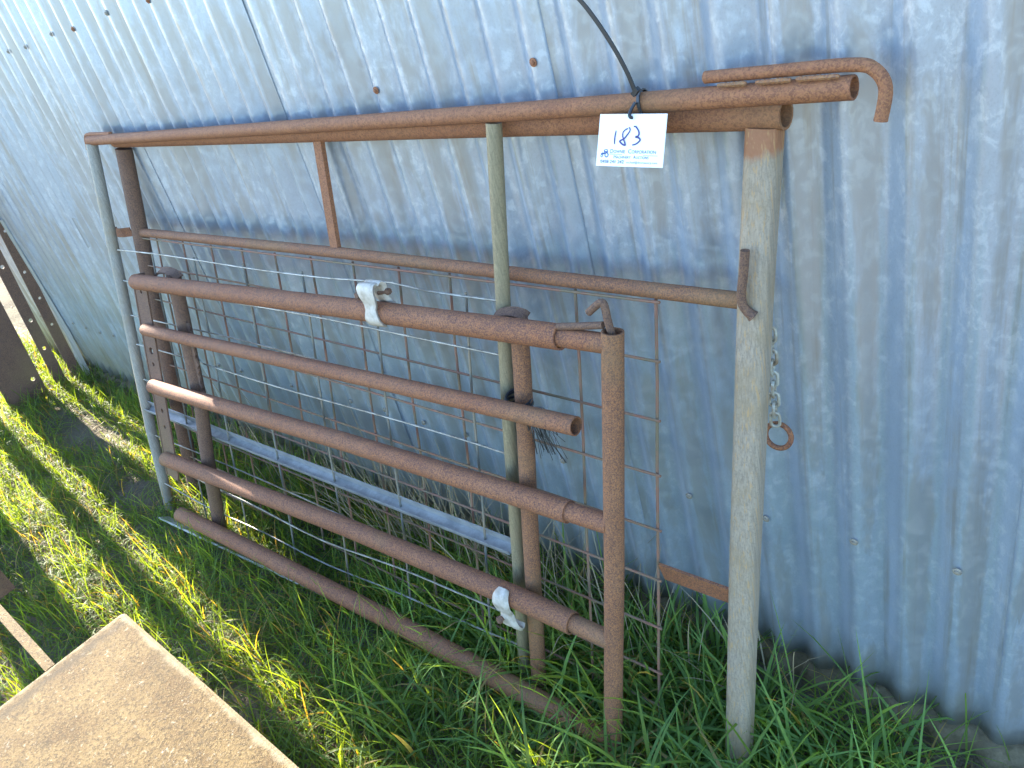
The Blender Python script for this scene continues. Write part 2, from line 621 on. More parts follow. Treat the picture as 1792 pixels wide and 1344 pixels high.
# ------------------------------------------------------------------ gate A: mesh gate nearest the wall
gA = thing("mesh_gate", "rusty brown weldmesh gate with one thick pale galvanised post, leaning against the iron wall", "gate", (-1.45, -0.27, -0.02))
tube("top_rail", poly([(-2.4126, -0.0292, 1.0488), (-0.9022, -0.0293, 1.088), (-0.4575, -0.0296, 1.0984)], 5), 0.0192, M_RUST_T, gA, hollow=(True, True))
tube("end_post", poly([(-2.376, -0.034, 1.028), (-2.4224, -0.1153, 0.6853), (-2.4703, -0.2616, 0.0715), (-2.486, -0.296, -0.07)], 4), 0.0225, M_RUST_D, gA)
# right post: rounded box section with shallow grooves
prof = []
N = 48
for i in range(N):
    a = 2 * math.pi * i / N
    ca, sa = math.cos(a), math.sin(a)
    e = 0.62
    x_ = math.copysign(abs(ca) ** e, ca)
    y_ = math.copysign(abs(sa) ** e, sa)
    g = 1 - 0.035 * (1 if i % 6 == 0 else 0)
    prof.append((x_ * g * 0.86, y_ * g))
tube("end_post", poly([(-0.4853, -0.0305, 1.083), (-0.4936, -0.0714, 0.8827), (-0.5009, -0.1221, 0.6234), (-0.5067, -0.162, 0.419), (-0.5111, -0.2081, 0.1836), (-0.516, -0.256, -0.06)], 3),
     0.0222, M_POST, gA, prof=prof, label="thick pale galvanised post with grooves and a rusted top")
midL, midR = (-2.4159, -0.0882, 0.7999), (-0.512, -0.0758, 0.859)
tube("middle_rail", poly([midL, (-1.4242, -0.0808, 0.8353), midR], 6), 0.0122, M_RUST_P, gA, wob=0.012)
b = MB()
b.add(*bar((-1.4322, -0.036, 1.062), (-1.4488, -0.0776, 0.842), 0.026, 0.010, (1, 0, 0)))
b.build("brace", M_RUST_T, gA, smooth=False)
tube("hook", smoothpath([(-0.4933, -0.0914, 0.9446), (-0.4962, -0.0960, 0.913), (-0.5000, -0.1006, 0.8819), (-0.4965, -0.1018, 0.8653), (-0.4852, -0.1000, 0.8527)], 5), [0.0062] * 17 + [0.0068] * 2 + [0.0078, 0.0085], M_RUST_D, gA)
b = MB()
b.add(*bar((-0.660, -0.1762, 0.357), (-0.518, -0.1735, 0.362), 0.045, 0.005, (0, -0.2, 1)))
b.build("stay_bar", M_RUST, gA, smooth=False)
# lug on the left
v, f = sweep([(-2.452, -0.094, 0.8005), (-2.50, -0.103, 0.797), (-2.545, -0.104, 0.7935), (-2.568, -0.098, 0.790), (-2.570, -0.086, 0.790)], 0.0135, [(0.12, 1), (-0.12, 1), (-0.12, -1), (0.12, -1)], up=(0, -1, 0))
build("lug", v, f, M_RUST, gA, smooth=False)
# weldmesh
def downA(x):
    return np.interp(x, [-2.4, -0.5], [0.10, 0.027])
def zA(x, zr):                       # wire rows follow the rail
    return zr - 0.022 * (-0.65 - x) * 1.0 - 0.006 * (-0.65 - x) * max(0, (0.85 - zr))
def yA(x, z):
    yb = np.interp(x, [-2.438, -0.51], [-0.291, -0.244]); zb = 0.028 * (x + 0.5)
    zt = np.interp(x, [-2.39, -0.462], [1.046, 1.096])
    s = (z - zb) / (zt - zb)
    return float(yb + (-0.03 - yb) * s)
topsA = [-2.3088, -2.151, -1.9969, -1.8431, -1.6934, -1.5483, -1.3968, -1.2501, -1.1018, -0.953, -0.803, -0.6522]
for x in topsA:
    zt = np.interp(x, [-2.4159, -0.53], [0.7999, 0.8588]) - 0.012
    pts = []
    for i in range(7):
        z = zt + (gz(x) + 0.02 - zt) * i / 6
        xx_ = x - float(downA(x)) * (zt - z)
        pts.append((xx_ + 0.0015 * math.sin(i * 2 + x * 9), yA(xx_, z) + 0.0015 * math.cos(i * 1.7 + x * 5), z))
    tube("mesh_wire", pts, 0.0027, M_WIRE_R, gA, prof=circ(7))
for zr in (0.846, 0.747, 0.647, 0.548, 0.442, 0.339, 0.235, 0.13, 0.05):
    pts = []
    for i in range(15):
        x = -2.43 + (-0.643 + 2.43) * i / 14
        if zr < 0.84:
            x -= float(downA(x)) * (0.85 - zr)
        z = zA(x, zr) if zr < 0.84 else float(np.interp(x, [-2.4159, -0.53], [0.7999, 0.8588])) - 0.0145
        pts.append((x, yA(x, z) - 0.0046, z))
    tube("mesh_wire", pts, 0.0025, M_WIRE_R, gA, prof=circ(7))

# chain hung behind the pale post
ch = thing("steel_chain", "short chain ending in a rusty ring, hanging behind the pale galvanised post", "chain", (-0.494, -0.045, 0.60))
def stadium(c, ax, side, L, Wd, r, n=20):
    pts = []
    c = Vector(c); ax = Vector(ax).normalized(); side = Vector(side)
    side = (side - ax * side.dot(ax)).normalized()
    for i in range(n):
        a = 2 * math.pi * i / n
        sx = math.cos(a) * Wd
        sy = math.sin(a) * Wd + math.copysign(L, math.sin(a)) * min(1, abs(math.sin(a)) * 3)
        pts.append(c + side * sx + ax * sy)
    return sweep(pts, r, circ(8), up=ax.cross(side), closed=True)
top, bot = Vector((-0.4915, -0.047, 0.792)), Vector((-0.4965, -0.045, 0.640))
nl = 9
for i in range(nl):
    c = top.lerp(bot, i / (nl - 1))
    s = (1, 0.25, 0) if i % 2 == 0 else (0.25, -1, 0)
    v, f = stadium(c, top - bot, s, 0.0062, 0.0068, 0.0026)
    build("link", v, f, M_CHAIN, ch, angle=80)
pts = []
rc = Vector((-0.4937, -0.045, 0.6095))
for i in range(28):
    a = 2 * math.pi * i / 28
    pts.append(rc + Vector((0.0205 * math.cos(a), 0.006 * math.sin(a), 0.0185 * math.sin(a))))
v, f = sweep(pts, 0.0042, circ(9), up=(0, -1, 0), closed=True)
build("ring", v, f, M_RUST, ch, angle=80)

# ------------------------------------------------------------------ gate B: galvanised wire panel with a long rusty top pipe
gB = thing("wire_panel", "galvanised wire panel with zinc channel, hung from the long rusty top pipe with hooked rod", "gate", (-1.7, -0.34, -0.03))
tube("top_rail", poly([(-2.4994, -0.0637, 1.0611), (-0.8998, -0.0625, 1.1167), (-0.363, -0.0619, 1.1371)], 6), 0.0135, M_RUST_T, gB, hollow=(True, True))
tube("hooked_rod", smoothpath([(-0.5424, -0.060, 1.1545), (-0.4377, -0.0605, 1.1585), (-0.3641, -0.0604, 1.1605), (-0.3416, -0.0606, 1.154), (-0.3301, -0.0624, 1.1349), (-0.3332, -0.068, 1.1024)], 6), 0.0074, M_RUST_T, gB)
# weld beads between rod and pipe
b = MB()
for k in range(26):
    x = -0.515 + 0.135 * k / 25
    if 5 < k < 9 or 15 < k < 18:
        continue
    z = np.interp(x, [-0.5424, -0.3641], [1.1545, 1.1605]) - 0.0075
    c = Vector((x, -0.0715, z)); 
    b.add(*sweep([c + Vector((-0.005, 0, 0)), c, c + Vector((0.005, 0, 0))], [0.002, 0.0032 + random.uniform(-.0005, .0005), 0.002], circ(6)))
b.build("weld_bead", rust("weld orange", (0.27, 0.14, 0.06), (0.29, 0.16, 0.075), (0.18, 0.085, 0.05)), gB)
tube("hooked_rod", smoothpath([(-2.3469, -0.0594, 1.0800), (-2.42, -0.059, 1.0785), (-2.500, -0.059, 1.0768), (-2.5215, -0.062, 1.068), (-2.5263, -0.0705, 1.0368)], 5), 0.0052, M_RUST_T, gB)
tube("side_post", poly([(-2.492, -0.066, 1.052), (-2.4974, -0.1553, 0.7436), (-2.5117, -0.3094, 0.2115), (-2.5007, -0.390, -0.075)], 5), 0.0160, M_GALV, gB)
tube("middle_post", poly([(-0.9092, -0.0652, 1.1028), (-0.925, -0.1056, 0.9043), (-0.9507, -0.1703, 0.59), (-0.9686, -0.2329, 0.2885), (-0.9896, -0.2994, -0.025)], 4), 0.0128, M_OLIVE, gB, label="slim olive galvanised post")
# zinc channel, open upwards
cp = [(-0.0125, 0.000), (-0.0125, -0.0125), (0.0125, -0.0125), (0.0125, 0.0155), (0.0108, 0.0155), (0.0108, -0.0108), (-0.0108, -0.0108), (-0.0108, 0.000)]
c0, c1 = Vector((-2.515, -0.2895, 0.289)), Vector((-0.982, -0.2305, 0.316))
V = []
for c in (c0, c1):
    for (a, q) in cp:
        V.append(c + Vector((0, a * 0.96 - q * 0.25, q * 0.96 + a * 0.25)))
F = [(j, (j + 1) % 8, 8 + (j + 1) % 8, 8 + j) for j in range(8)] + [(0, 1, 6, 7), (1, 2, 5, 6), (2, 3, 4, 5), (8, 15, 14, 9), (9, 14, 13, 10), (10, 13, 12, 11)]
build("channel_bar", V, F, M_CHAN, gB, smooth=False)
b = MB()
b.add(*bar((-2.44, -0.432, -0.040), (-1.0, -0.322, -0.005), 0.034, 0.006, (0, -0.75, 0.55)))
b.build("bottom_bar", M_CHAN, gB, smooth=False)
def yB(x, z):
    yb = np.interp(x, [-2.514, -1.0], [-0.387, -0.297]); zb = 0.028 * (x + 0.5)
    zt = np.interp(x, [-2.467, -0.866], [1.068, 1.12])
    return float(yb + (-0.062 - yb) * (z - zb) / (zt - zb))
rowsB = [(0.7686, 0.8208), (0.6787, 0.7256), (0.5812, 0.6270), (0.4895, 0.5273), (0.3791, 0.4200), (0.200, 0.215), (0.115, 0.145), (0.0315, 0.075)]
for q, (zl, zr) in enumerate(rowsB):
    pts = []
    for i in range(17):
        u = i / 16
        xl = np.interp(zl, [0, 0.77], [-2.49, -2.4632]); xr = np.interp(zr, [0, 0.82], [-0.985, -0.932])
        x = xl + (xr - xl) * u
        z = zl + (zr - zl) * u + 0.0025 * math.sin(u * 9 + q * 2.2)
        if q == 0:
            z += 0.006 * math.exp(-((u - 0.80) / 0.06) ** 2) - 0.004 * math.exp(-((u - 0.9) / 0.05) ** 2)
        if q in (6, 7):
            z -= 0.022 * math.sin(u * math.pi) * (1 + 0.3 * math.sin(u * 14))
        pts.append((x, yB(x, z) - 0.003, z))
    tube("panel_wire", pts, 0.0021, M_WIRE_S, gB, prof=circ(7))
for x in (-2.2508, -2.011, -1.770, -1.529, -1.2878, -1.0245):
    s = float(np.interp(x, [-2.49, -0.91], [0.01, 0.07]))
    zt = float(np.interp(x, [-2.4532, -0.9521], [0.7686, 0.8208])) + 0.004
    pts = []
    for i in range(9):
        z = zt + (gz(x) + 0.015 - zt) * i / 8
        xq = x - s * (zt - z) + 0.003 * math.sin(i * 1.3 + x * 4)
        pts.append((xq, yB(xq, z) + 0.002, z))
    tube("panel_wire", pts, 0.0026, M_WIRE_D, gB, prof=circ(7))

# ------------------------------------------------------------------ gate C: heavy five rail pipe gate in front
gC = thing("pipe_gate", "heavy rusty gate of five thick pipes carrying two white clamps, frontmost of the gates", "gate", (-1.45, -0.40, -0.02))
rails = [
    ([(-2.2104, -0.2303, 0.7399), (-1.3124, -0.1932, 0.785), (-0.7706, -0.1718, 0.8082)], 0.0208),
    ([(-2.2212, -0.2664, 0.609), (-1.1723, -0.2202, 0.6487), (-0.7547, -0.2021, 0.6624)], 0.0164),
    ([(-2.2518, -0.313, 0.4428), (-1.3921, -0.2678, 0.4807), (-0.9048, -0.2439, 0.4948), (-0.783, -0.2382, 0.4969)], 0.0204),
    ([(-2.2777, -0.3766, 0.216), (-1.4498, -0.3245, 0.2544), (-0.9332, -0.2955, 0.264), (-0.7949, -0.2892, 0.2614)], 0.0218),
    ([(-2.2634, -0.4244, 0.0399), (-1.8912, -0.4019, 0.0422), (-1.2992, -0.3661, 0.0415), (-0.962, -0.349, 0.0295), (-0.808, -0.3404, 0.0230)], 0.0222)]
ins = [((-0.80, -0.1729, 0.8068), (-0.6820, -0.1684, 0.8114), 0.0158), None, ((-0.82, -0.2395, 0.4962), (-0.700, -0.2340, 0.4995), 0.0172),
       ((-0.83, -0.2903, 0.2615), (-0.712, -0.2850, 0.2605), 0.0168), ((-0.85, -0.342, 0.0240), (-0.728, -0.3356, 0.0215), 0.0168)]
for (pts, r), q in zip(rails, ins):
    P_ = poly(pts, 6)
    o = tube("rail", P_, r, M_RUST, gC, hollow=(True, True), wall=0.84, prof=circ(20))
    if q:
        tube("insert_pipe", [q[0], lerp(q[0], q[1], .5), q[1]], q[2], M_RUST, gC, prof=circ(18))
tube("end_post", poly([(-0.6745, -0.164, 0.8317), (-0.6974, -0.2527, 0.4097), (-0.7265, -0.3465, -0.03)], 5), 0.0172, M_RUST_P, gC, hollow=(True, False), prof=circ(18))
tube("hook", smoothpath([(-0.6780, -0.163, 0.822), (-0.6828, -0.160, 0.848), (-0.6872, -0.156, 0.869), (-0.6945, -0.1565, 0.8715), (-0.7154, -0.1605, 0.8544)], 5), 0.0060, M_RUST_D, gC)
tube("latch_rod", [(-0.772, -0.1720, 0.8270), (-0.73, -0.168, 0.833), (-0.6909, -0.1627, 0.8385)], 0.0058, M_RUST_D, gC)
tube("stay_pipe", poly([(-2.0740, -0.1808, 0.7580), (-2.0752, -0.1965, 0.6949), (-2.0794, -0.2700, 0.4136), (-2.1060, -0.3206, 0.2365), (-2.1183, -0.3701, 0.0538), (-2.1320, -0.405, -0.085)], 4), 0.0186, M_RUST_D, gC, hollow=(True, False))
tube("stay_pipe", poly([(-0.8923, -0.1343, 0.8048), (-0.8955, -0.1558, 0.7059), (-0.9004, -0.1769, 0.6092), (-0.9098, -0.21, 0.4584), (-0.917, -0.2404, 0.3201), (-0.9377, -0.3101, -0.02)], 4), 0.0158, M_RUST_P, gC, hollow=(True, False))
# bent straps over the pipe tops
def strap(pts, wd):
    v, f = sweep(smoothpath(pts, 5), 1.0, [(0.0028, wd), (-0.0028, wd), (-0.0028, -wd), (0.0028, -wd)], up=(0, -0.2, 1))
    return build("strap", v, f, M_RUST_D, gC, smooth=False)
strap([(-0.9365, -0.148, 0.8020), (-0.9200, -0.146, 0.8110), (-0.8950, -0.142, 0.8150), (-0.8760, -0.140, 0.8120), (-0.8700, -0.138, 0.8060)], 0.011)
strap([(-2.165, -0.1880, 0.7450), (-2.135, -0.186, 0.7590), (-2.095, -0.184, 0.7640), (-2.06, -0.183, 0.7590), (-2.0460, -0.182, 0.7480)], 0.012)
# rough cut flange along the left stay
b = MB()
for k in range(26):
    s = k / 25
    c = lerp((-2.0566, -0.215, 0.63), (-2.066, -0.275, 0.40), s)
    d = 0.010 + 0.008 * abs(math.sin(k * 1.9)) + (0.010 if k % 9 == 3 else 0)
    b.v += [(c[0] - 0.004, c[1] + 0.003, c[2]), (c[0] + d, c[1] + 0.003, c[2]), (c[0] + d, c[1] - 0.002, c[2]), (c[0] - 0.004, c[1] - 0.002, c[2])]
for k in range(25):
    for j in range(4):
        b.f.append((k * 4 + j, k * 4 + (j + 1) % 4, k * 4 + 4 + (j + 1) % 4, k * 4 + 4 + j))
b.f += [(0, 1, 2, 3), (103, 102, 101, 100)]
b.build("torn_flange", M_RUST_D, gC, smooth=False)
# perforated strip at the left end
A, B_ = Vector((-2.2150, -0.2210, 0.746)), Vector((-2.2760, -0.3895, 0.150))
L = (B_ - A).length
tdir = (B_ - A).normalized()
udir = Vector((1, 0.05, 0)); udir = (udir - tdir * udir.dot(tdir)).normalized()
ndir = udir.cross(tdir)
if ndir.y > 0:
    ndir = -ndir
holes_px = [(0.000, 0.040, .0052), (-0.001, 0.212, .0105), (-0.001, 0.253, .0060), (-0.006, 0.345, .0036), (0.003, 0.397, .0068), (0.001, 0.450, .0060), (0.003, 0.580, .0060)]
hw = 0.0315
v, f = extruded([(-hw, 0), (hw, 0), (hw, L - 0.02), (hw - 0.006, L), (-hw, L)], [(a, c, r) for (a, c, r) in holes_px], 0.005)
V = [A + udir * p[0] + tdir * p[1] + ndir * (p[2] - 0.006) for p in v]
b = MB()
b.add(V, f)
b.add(*bar(A - udir * (hw + 0.003) - ndir * 0.02, B_ - udir * (hw + 0.003) - ndir * 0.02, 0.036, 0.005, ndir))
b.build("perforated_strip", M_RUST_D, gC, smooth=False)
# rusty bolt sitting in the big hole
c = A + tdir * 0.214 - ndir * 0.012 
b = MB(); b.add(*sweep([c - ndir * .004, c + ndir * .004], 0.0068, circ(6), up=udir))
b.build("bolt", M_GALV, gC, smooth=False)

def clamp(name_lab, axis_c, rail_dir, path, widths, boltspec):
    """cast saddle: path in the plane across the rail, with widths along it"""
    ax = Vector(rail_dir).normalized()
    out = Vector((0, -1, 0)); out = (out - ax * out.dot(ax)).normalized()
    upv = ax.cross(out)
    if upv.z < 0:
        upv = -upv
    PP = [Vector(axis_c) + out * a + upv * c for (a, c) in path]
    PP = smoothpath(PP, 5)
    WW = np.interp(np.linspace(0, 1, len(PP)), np.linspace(0, 1, len(widths)), widths)
    nrm = []
    for i in range(len(PP)):
        tt = (PP[min(i + 1, len(PP) - 1)] - PP[max(i - 1, 0)]).normalized()
        nn = tt.cross(ax)
        nrm.append(nn)
    V = []
    cross = [(-1, 0.0), (-0.86, 0.9), (-0.35, 1.0), (0.0, 0.72), (0.35, 1.0), (0.86, 0.9), (1, 0.0), (0.8, -0.25), (-0.8, -0.25)]
    th = 0.0068
    c0_ = Vector(axis_c)
    for p, wv, nn in zip(PP, WW, nrm):
        for (a, h) in cross:
            V.append(p + ax * (a * wv) + nn * (h * th))
    n = len(cross)
    F = []
    for i in range(len(PP) - 1):
        for j in range(n):
            F.append((i * n + j, i * n + (j + 1) % n, (i + 1) * n + (j + 1) % n, (i + 1) * n + j))
    F += [tuple(range(n)), tuple((len(PP) - 1) * n + j for j in range(n))]
    o = build("cable_clamp", V, F, M_CLAMP, gC, angle=70, label=name_lab)
    (u, a, c, du, da, dc, r) = boltspec
    p = Vector(axis_c) + ax * u + out * a + upv * c
    d = (ax * du + out * da + upv * dc).normalized()
    b = MB()
    b.add(*sweep([p - d * .02, p], r * .6, circ(8), up=(0.3, 0.4, 1)))
    b.add(*sweep([p, p + d * .004, p + d * .0085], [r, r, r * 0.9], circ(6), up=(0.3, 0.4, 1)))
    q = build("bolt", b.v, b.f, M_RUST_D, o, angle=30)
    return o
rd = Vector(rails[0][0][2]) - Vector(rails[0][0][1])
R1 = 0.0215
clamp("white clamp standing up on the top pipe", (-1.195, -0.1885, 0.790), rd,
      [(R1 * .55, -R1 * 1.0), (R1 * 1.05, -R1 * .55), (R1 * 1.2, 0), (R1 * 1.0, R1 * .8), (R1 * .85, R1 * 1.3), (R1 * .9, R1 * 2.0), (R1 * .8, R1 * 2.7), (R1 * .45, R1 * 3.0), (R1 * .0, R1 * 2.9)],
      [.017, .0215, .020, .0145, .0175, .0225, .0235, .023, .021], (-.024, .014, .042, -1, .25, 0.1, .0085))
clamp("white clamp standing up on the top pipe", (-1.193, -0.1885, 0.790), rd,
      [(R1 * .1, R1 * 2.75), (-R1 * .3, R1 * 2.95), (-R1 * .7, R1 * 2.6), (-R1 * .7, R1 * 1.8), (-R1 * .75, R1 * 1.2), (-R1 * 1.1, R1 * .6), (-R1 * 1.2, 0.0)],
      [.020, .0225, .023, .020, .017, .018, .016], (.020, -.012, .040, 1, -.25, 0.1, .0065))
rd = Vector(rails[3][0][2]) - Vector(rails[3][0][1])
R4 = 0.0218
clamp("white clamp hanging from the fourth pipe", (-0.945, -0.2960, 0.2640), rd,
      [(R4 * .35, R4 * 1.0), (R4 * .95, R4 * .75), (R4 * 1.2, 0.1 * R4), (R4 * 1.1, -R4 * .7), (R4 * .85, -R4 * 1.3), (R4 * .95, -R4 * 2.0), (R4 * .9, -R4 * 2.8), (R4 * .5, -R4 * 3.4), (R4 * .1, -R4 * 3.2)],
      [.012, .018, .0205, .0175, .0150, .0185, .022, .021, .018], (-.012, .030, -.044, -.4, 1, .15, .0078))

# ------------------------------------------------------------------ tag on a cable tie
tie = thing("cable_tie", "long black plastic cable tie looped round the rusty top pipe with its tail sticking up", "cable tie", (-0.63, -0.085, 1.12))
pc = Vector((-0.634, -0.0622, 1.1266))
pts = []
for i in range(19):
    a = 2 * math.pi * i / 18
    pts.append(pc + Vector((0.0035 * math.cos(a + .6), -0.0165 * math.cos(a), 0.0165 * math.sin(a) + 0.000)))
fl = [(0.45, 1), (-0.45, 1), (-0.45, -1), (0.45, -1)]
v, f = sweep(pts, 0.0023, fl, up=(0, -1, 0.1))
build("loop", v, f, M_BLACK, tie, smooth=False)
v, f = sweep(smoothpath([(-0.6345, -0.0800, 1.1330), (-0.637, -0.0870, 1.1270), (-0.6372, -0.0930, 1.1215), (-0.6350, -0.0935, 1.1185), (-0.6345, -0.0895, 1.1165)], 4), 0.0022, circ(7))
build("loop", v, f, M_BLACK, tie)
hd = Vector((-0.6300, -0.0815, 1.1470))
b = MB(); b.add(*bar(hd + Vector((-0.004, 0, -0.0035)), hd + Vector((0.004, 0, 0.004)), 0.0075, 0.006, (0, 1, 0)))
b.build("lock_head", M_BLACK, tie, smooth=False)
v, f = sweep(smoothpath([(-0.6296, -0.084, 1.149), (-0.6357, -0.085, 1.1715), (-0.6495, -0.085, 1.2021), (-0.6681, -0.085, 1.2341), (-0.689, -0.085, 1.2627), (-0.716, -0.085, 1.290)], 6), 0.0026, fl, up=(0, -1, 0.1))
build("tail", v, f, M_BLACK, tie, smooth=False)

tl, tr_, br, bl = Vector((-0.686, -0.0900, 1.1221)), Vector((-0.583, -0.0902, 1.1216)), Vector((-0.5865, -0.1118, 1.060)), Vector((-0.6915, -0.1118, 1.0599))
tag = thing("auction_tag", "white card tag numbered 183 hanging from the rusty top pipe", "tag", (-0.637, -0.101, 1.06))
nt = (tr_ - tl).cross(bl - tl).normalized()
if nt.y > 0:
    nt = -nt
def onTag(u, v_, h=0.0):        # u 0..1 across, v 0..1 down
    a = tl.lerp(tr_, u); c = bl.lerp(br, u)
    return a.lerp(c, v_) + nt * h
V = []
F = []
G = 6
for h in (0.0, -0.0012):
    for j in range(G + 1):
        for i in range(G + 1):
            bow = 0.0012 * math.sin(i / G * math.pi)
            V.append(onTag(i / G, j / G, h - 0.0012 + bow))
n = (G + 1) ** 2
def bowh(u):
    return 0.0012 * math.sin(u * math.pi) - 0.0012
for j in range(G):
    for i in range(G):
        a = j * (G + 1) + i
        F.append((a, a + 1, a + G + 2, a + G + 1))
        F.append((n + a, n + a + G + 1, n + a + G + 2, n + a + 1))
for i in range(G):
    for (a, c) in ((i, i + 1), (G * (G + 1) + i, G * (G + 1) + i + 1), (i * (G + 1), (i + 1) * (G + 1)), (i * (G + 1) + G, (i + 1) * (G + 1) + G)):
        F.append((a, c, n + c, n + a))
build("card", V, F, M_CARD, tag, angle=30)
W_, H_ = 105.0, 66.0           # card coordinates in millimetres
def place(vs, fs, name, mat, h=0.0005):
    V = [onTag(x / W_, y / H_, bowh(x / W_) + h) for (x, y) in vs]
    return build(name, V, fs, mat, tag, smooth=False)
def stroke(pts, wd):
    sp = smoothpath([(a, c, 0) for a, c in pts], 7) if len(pts) > 2 else [Vector((a, c, 0)) for a, c in pts]
    vs = []
    for i, p in enumerate(sp):
        d = (sp[min(i + 1, len(sp) - 1)] - sp[max(i - 1, 0)])
        nrm = Vector((-d.y, d.x, 0)).normalized()
        k = wd * (0.75 + 0.35 * math.sin(i / max(1, len(sp) - 1) * math.pi))
        vs += [tuple((p + nrm * k / 2)[:2]), tuple((p - nrm * k / 2)[:2])]
    return vs, [(2 * i, 2 * i + 1, 2 * i + 3, 2 * i + 2) for i in range(len(sp) - 1)]
# zoom of the tag: x' 120..1445 at top; convert drawn points to millimetres
def tz(px, py):
    vv = (py - 210) / (1240 - 210)
    left = 120 + (35 - 120) * vv
    right = 1445 + (1335 - 1445) * vv
    return ((px - left) / (right - left) * W_, vv * H_)
def digit(pts, wd):
    vs, fs = stroke([tz(*p) for p in pts], wd)
    place(vs, fs, "handwritten_digit", M_INK)
digit([(462, 530), (440, 620), (428, 720), (426, 800)], 2.0)
digit([(700, 490), (640, 520), (600, 570), (595, 640), (615, 710), (640, 790), (640, 815), (590, 800), (535, 745), (560, 720), (620, 690), (680, 620), (735, 540), (740, 490), (715, 470)], 2.2)
digit([(815, 450), (860, 460), (905, 530), (915, 590), (890, 640), (850, 650), (900, 665), (935, 705), (905, 750), (850, 790), (780, 812)], 2.4)
def word(body, x0, y0, width, size, name, mat, bold=False):
    v, f = textmesh(body, 1.0)
    mx = max(a[0] for a in v)
    vs = [(x0 + a[0] / mx * width, y0 - a[1] * size) for a in v]
    place(vs, f, name, mat, 0.0005)
    if bold:
        vs = [(a + 0.25, c) for a, c in vs]
        place(vs, f, name, mat, 0.0007)
def cw(parts, x0, y0, x1, name, mat):   # small capitals
    tot = sum(s * wgt for (_, s, wgt) in parts)
    x = x0
    for body, s, wgt in parts:
        wd = (x1 - x0) * s * wgt / tot
        if body.strip():
            word(body, x, y0, wd * 0.93, s, name, mat)
        x += wd
a0 = tz(330, 975); a1 = tz(1255, 985)
cw([("D", 7.4, 1.0), ("OWNIE", 5.8, 4.4), (" ", 5, .8), ("C", 7.4, 1.0), ("ORPORATION", 5.8, 8.6)], a0[0], a0[1], a1[0], "printed_word", M_NAVY)
a0 = tz(400, 1080); a1 = tz(1105, 1085)
cw([("M", 6.0, 1.2), ("ACHINERY", 4.8, 7.0), (" ", 4, .8), ("A", 6.0, 1.0), ("UCTIONS", 4.8, 6.0)], a0[0], a0[1], a1[0], "printed_word", M_NAVY)
a0 = tz(125, 1178); a1 = tz(605, 1185)
word("0458 241 242", a0[0], a0[1], a1[0] - a0[0], 6.0, "printed_word", M_GREYP, True)
a0 = tz(655, 1172); a1 = tz(1240, 1178)
word("michael@downiecorp.com", a0[0], a0[1], a1[0] - a0[0], 3.8, "printed_word", M_GREYP)
a0 = tz(325, 993); a1 = tz(1255, 1012)
place([(a0[0], a0[1]), (a1[0], a1[1]), (a1[0], a1[1] + .45), (a0[0], a0[1] + .45)], [(0, 1, 2, 3)], "printed_rule", M_NAVY)
# printed tractor emblem
def ringp(cx, cy, r0, r1, n=18):
    vs = []
    for i in range(n):
        a = 2 * math.pi * i / n
        vs += [(cx + r0 * math.cos(a), cy + r0 * math.sin(a)), (cx + r1 * math.cos(a), cy + r1 * math.sin(a))]
    return vs, [(2 * i, 2 * i + 1, (2 * i + 3) % (2 * n), (2 * i + 2) % (2 * n)) for i in range(n)]
cx, cy = tz(260, 1015)
vs, fs = ringp(cx, cy, 2.0, 3.3)
n0 = len(vs)
x2, y2 = tz(158, 1035)
v2, f2 = ringp(x2, y2, 1.1, 2.0)
vs += v2; fs += [tuple(i + n0 for i in g) for g in f2]
for quad in ([(140, 985), (230, 960), (225, 1000), (150, 1015)], [(205, 915), (222, 912), (232, 960), (212, 965)], [(222, 905), (282, 900), (284, 912), (222, 917)], [(268, 905), (282, 905), (290, 965), (270, 968)], [(170, 950), (176, 950), (178, 985), (170, 985)], [(230, 940), (280, 940), (280, 968), (230, 968)]):
    n0 = len(vs)
    vs += [tz(*p) for p in quad]
    fs.append((n0, n0 + 1, n0 + 2, n0 + 3))
place(vs, fs, "tractor_emblem", M_NAVY)

# ------------------------------------------------------------------ black twine round the stay pipe
tw = thing("baling_twine", "frayed black twine knotted round the rusty stay pipe behind the second rail", "twine", (-0.90, -0.19, 0.62))
b = MB()
for q in range(5):
    pts = []
    cz = 0.640 + q * 0.0045
    for i in range(15):
        a = 2 * math.pi * i / 14
        pts.append((-0.903 + 0.0205 * math.cos(a) - 0.006 * (1 if math.cos(a) < 0 else 0), -0.172 + 0.0205 * math.sin(a), cz + 0.006 * math.cos(a + q)))
    b.add(*sweep(pts, 0.0026, circ(6)))
b.build("wrap", M_BLACK, tw)
b = MB()
for q in range(46):
    x = -0.887 + random.uniform(0, 0.035)
    s = Vector((x, -0.190 + random.uniform(-.004, .012), 0.648 + random.uniform(-.008, .008)))
    d = Vector((random.uniform(0.0, 0.045), random.uniform(-.012, .010), -random.uniform(0.015, 0.095)))
    m = s + d * 0.45 + Vector((random.uniform(.002, .014), random.uniform(-.006, .006), random.uniform(.0, .016)))
    b.add(*sweep(smoothpath([s, m, s + d], 4), 0.0006 if q > 12 else 0.0012, circ(4)))
b.build("loose_strands", M_BLACK, tw)

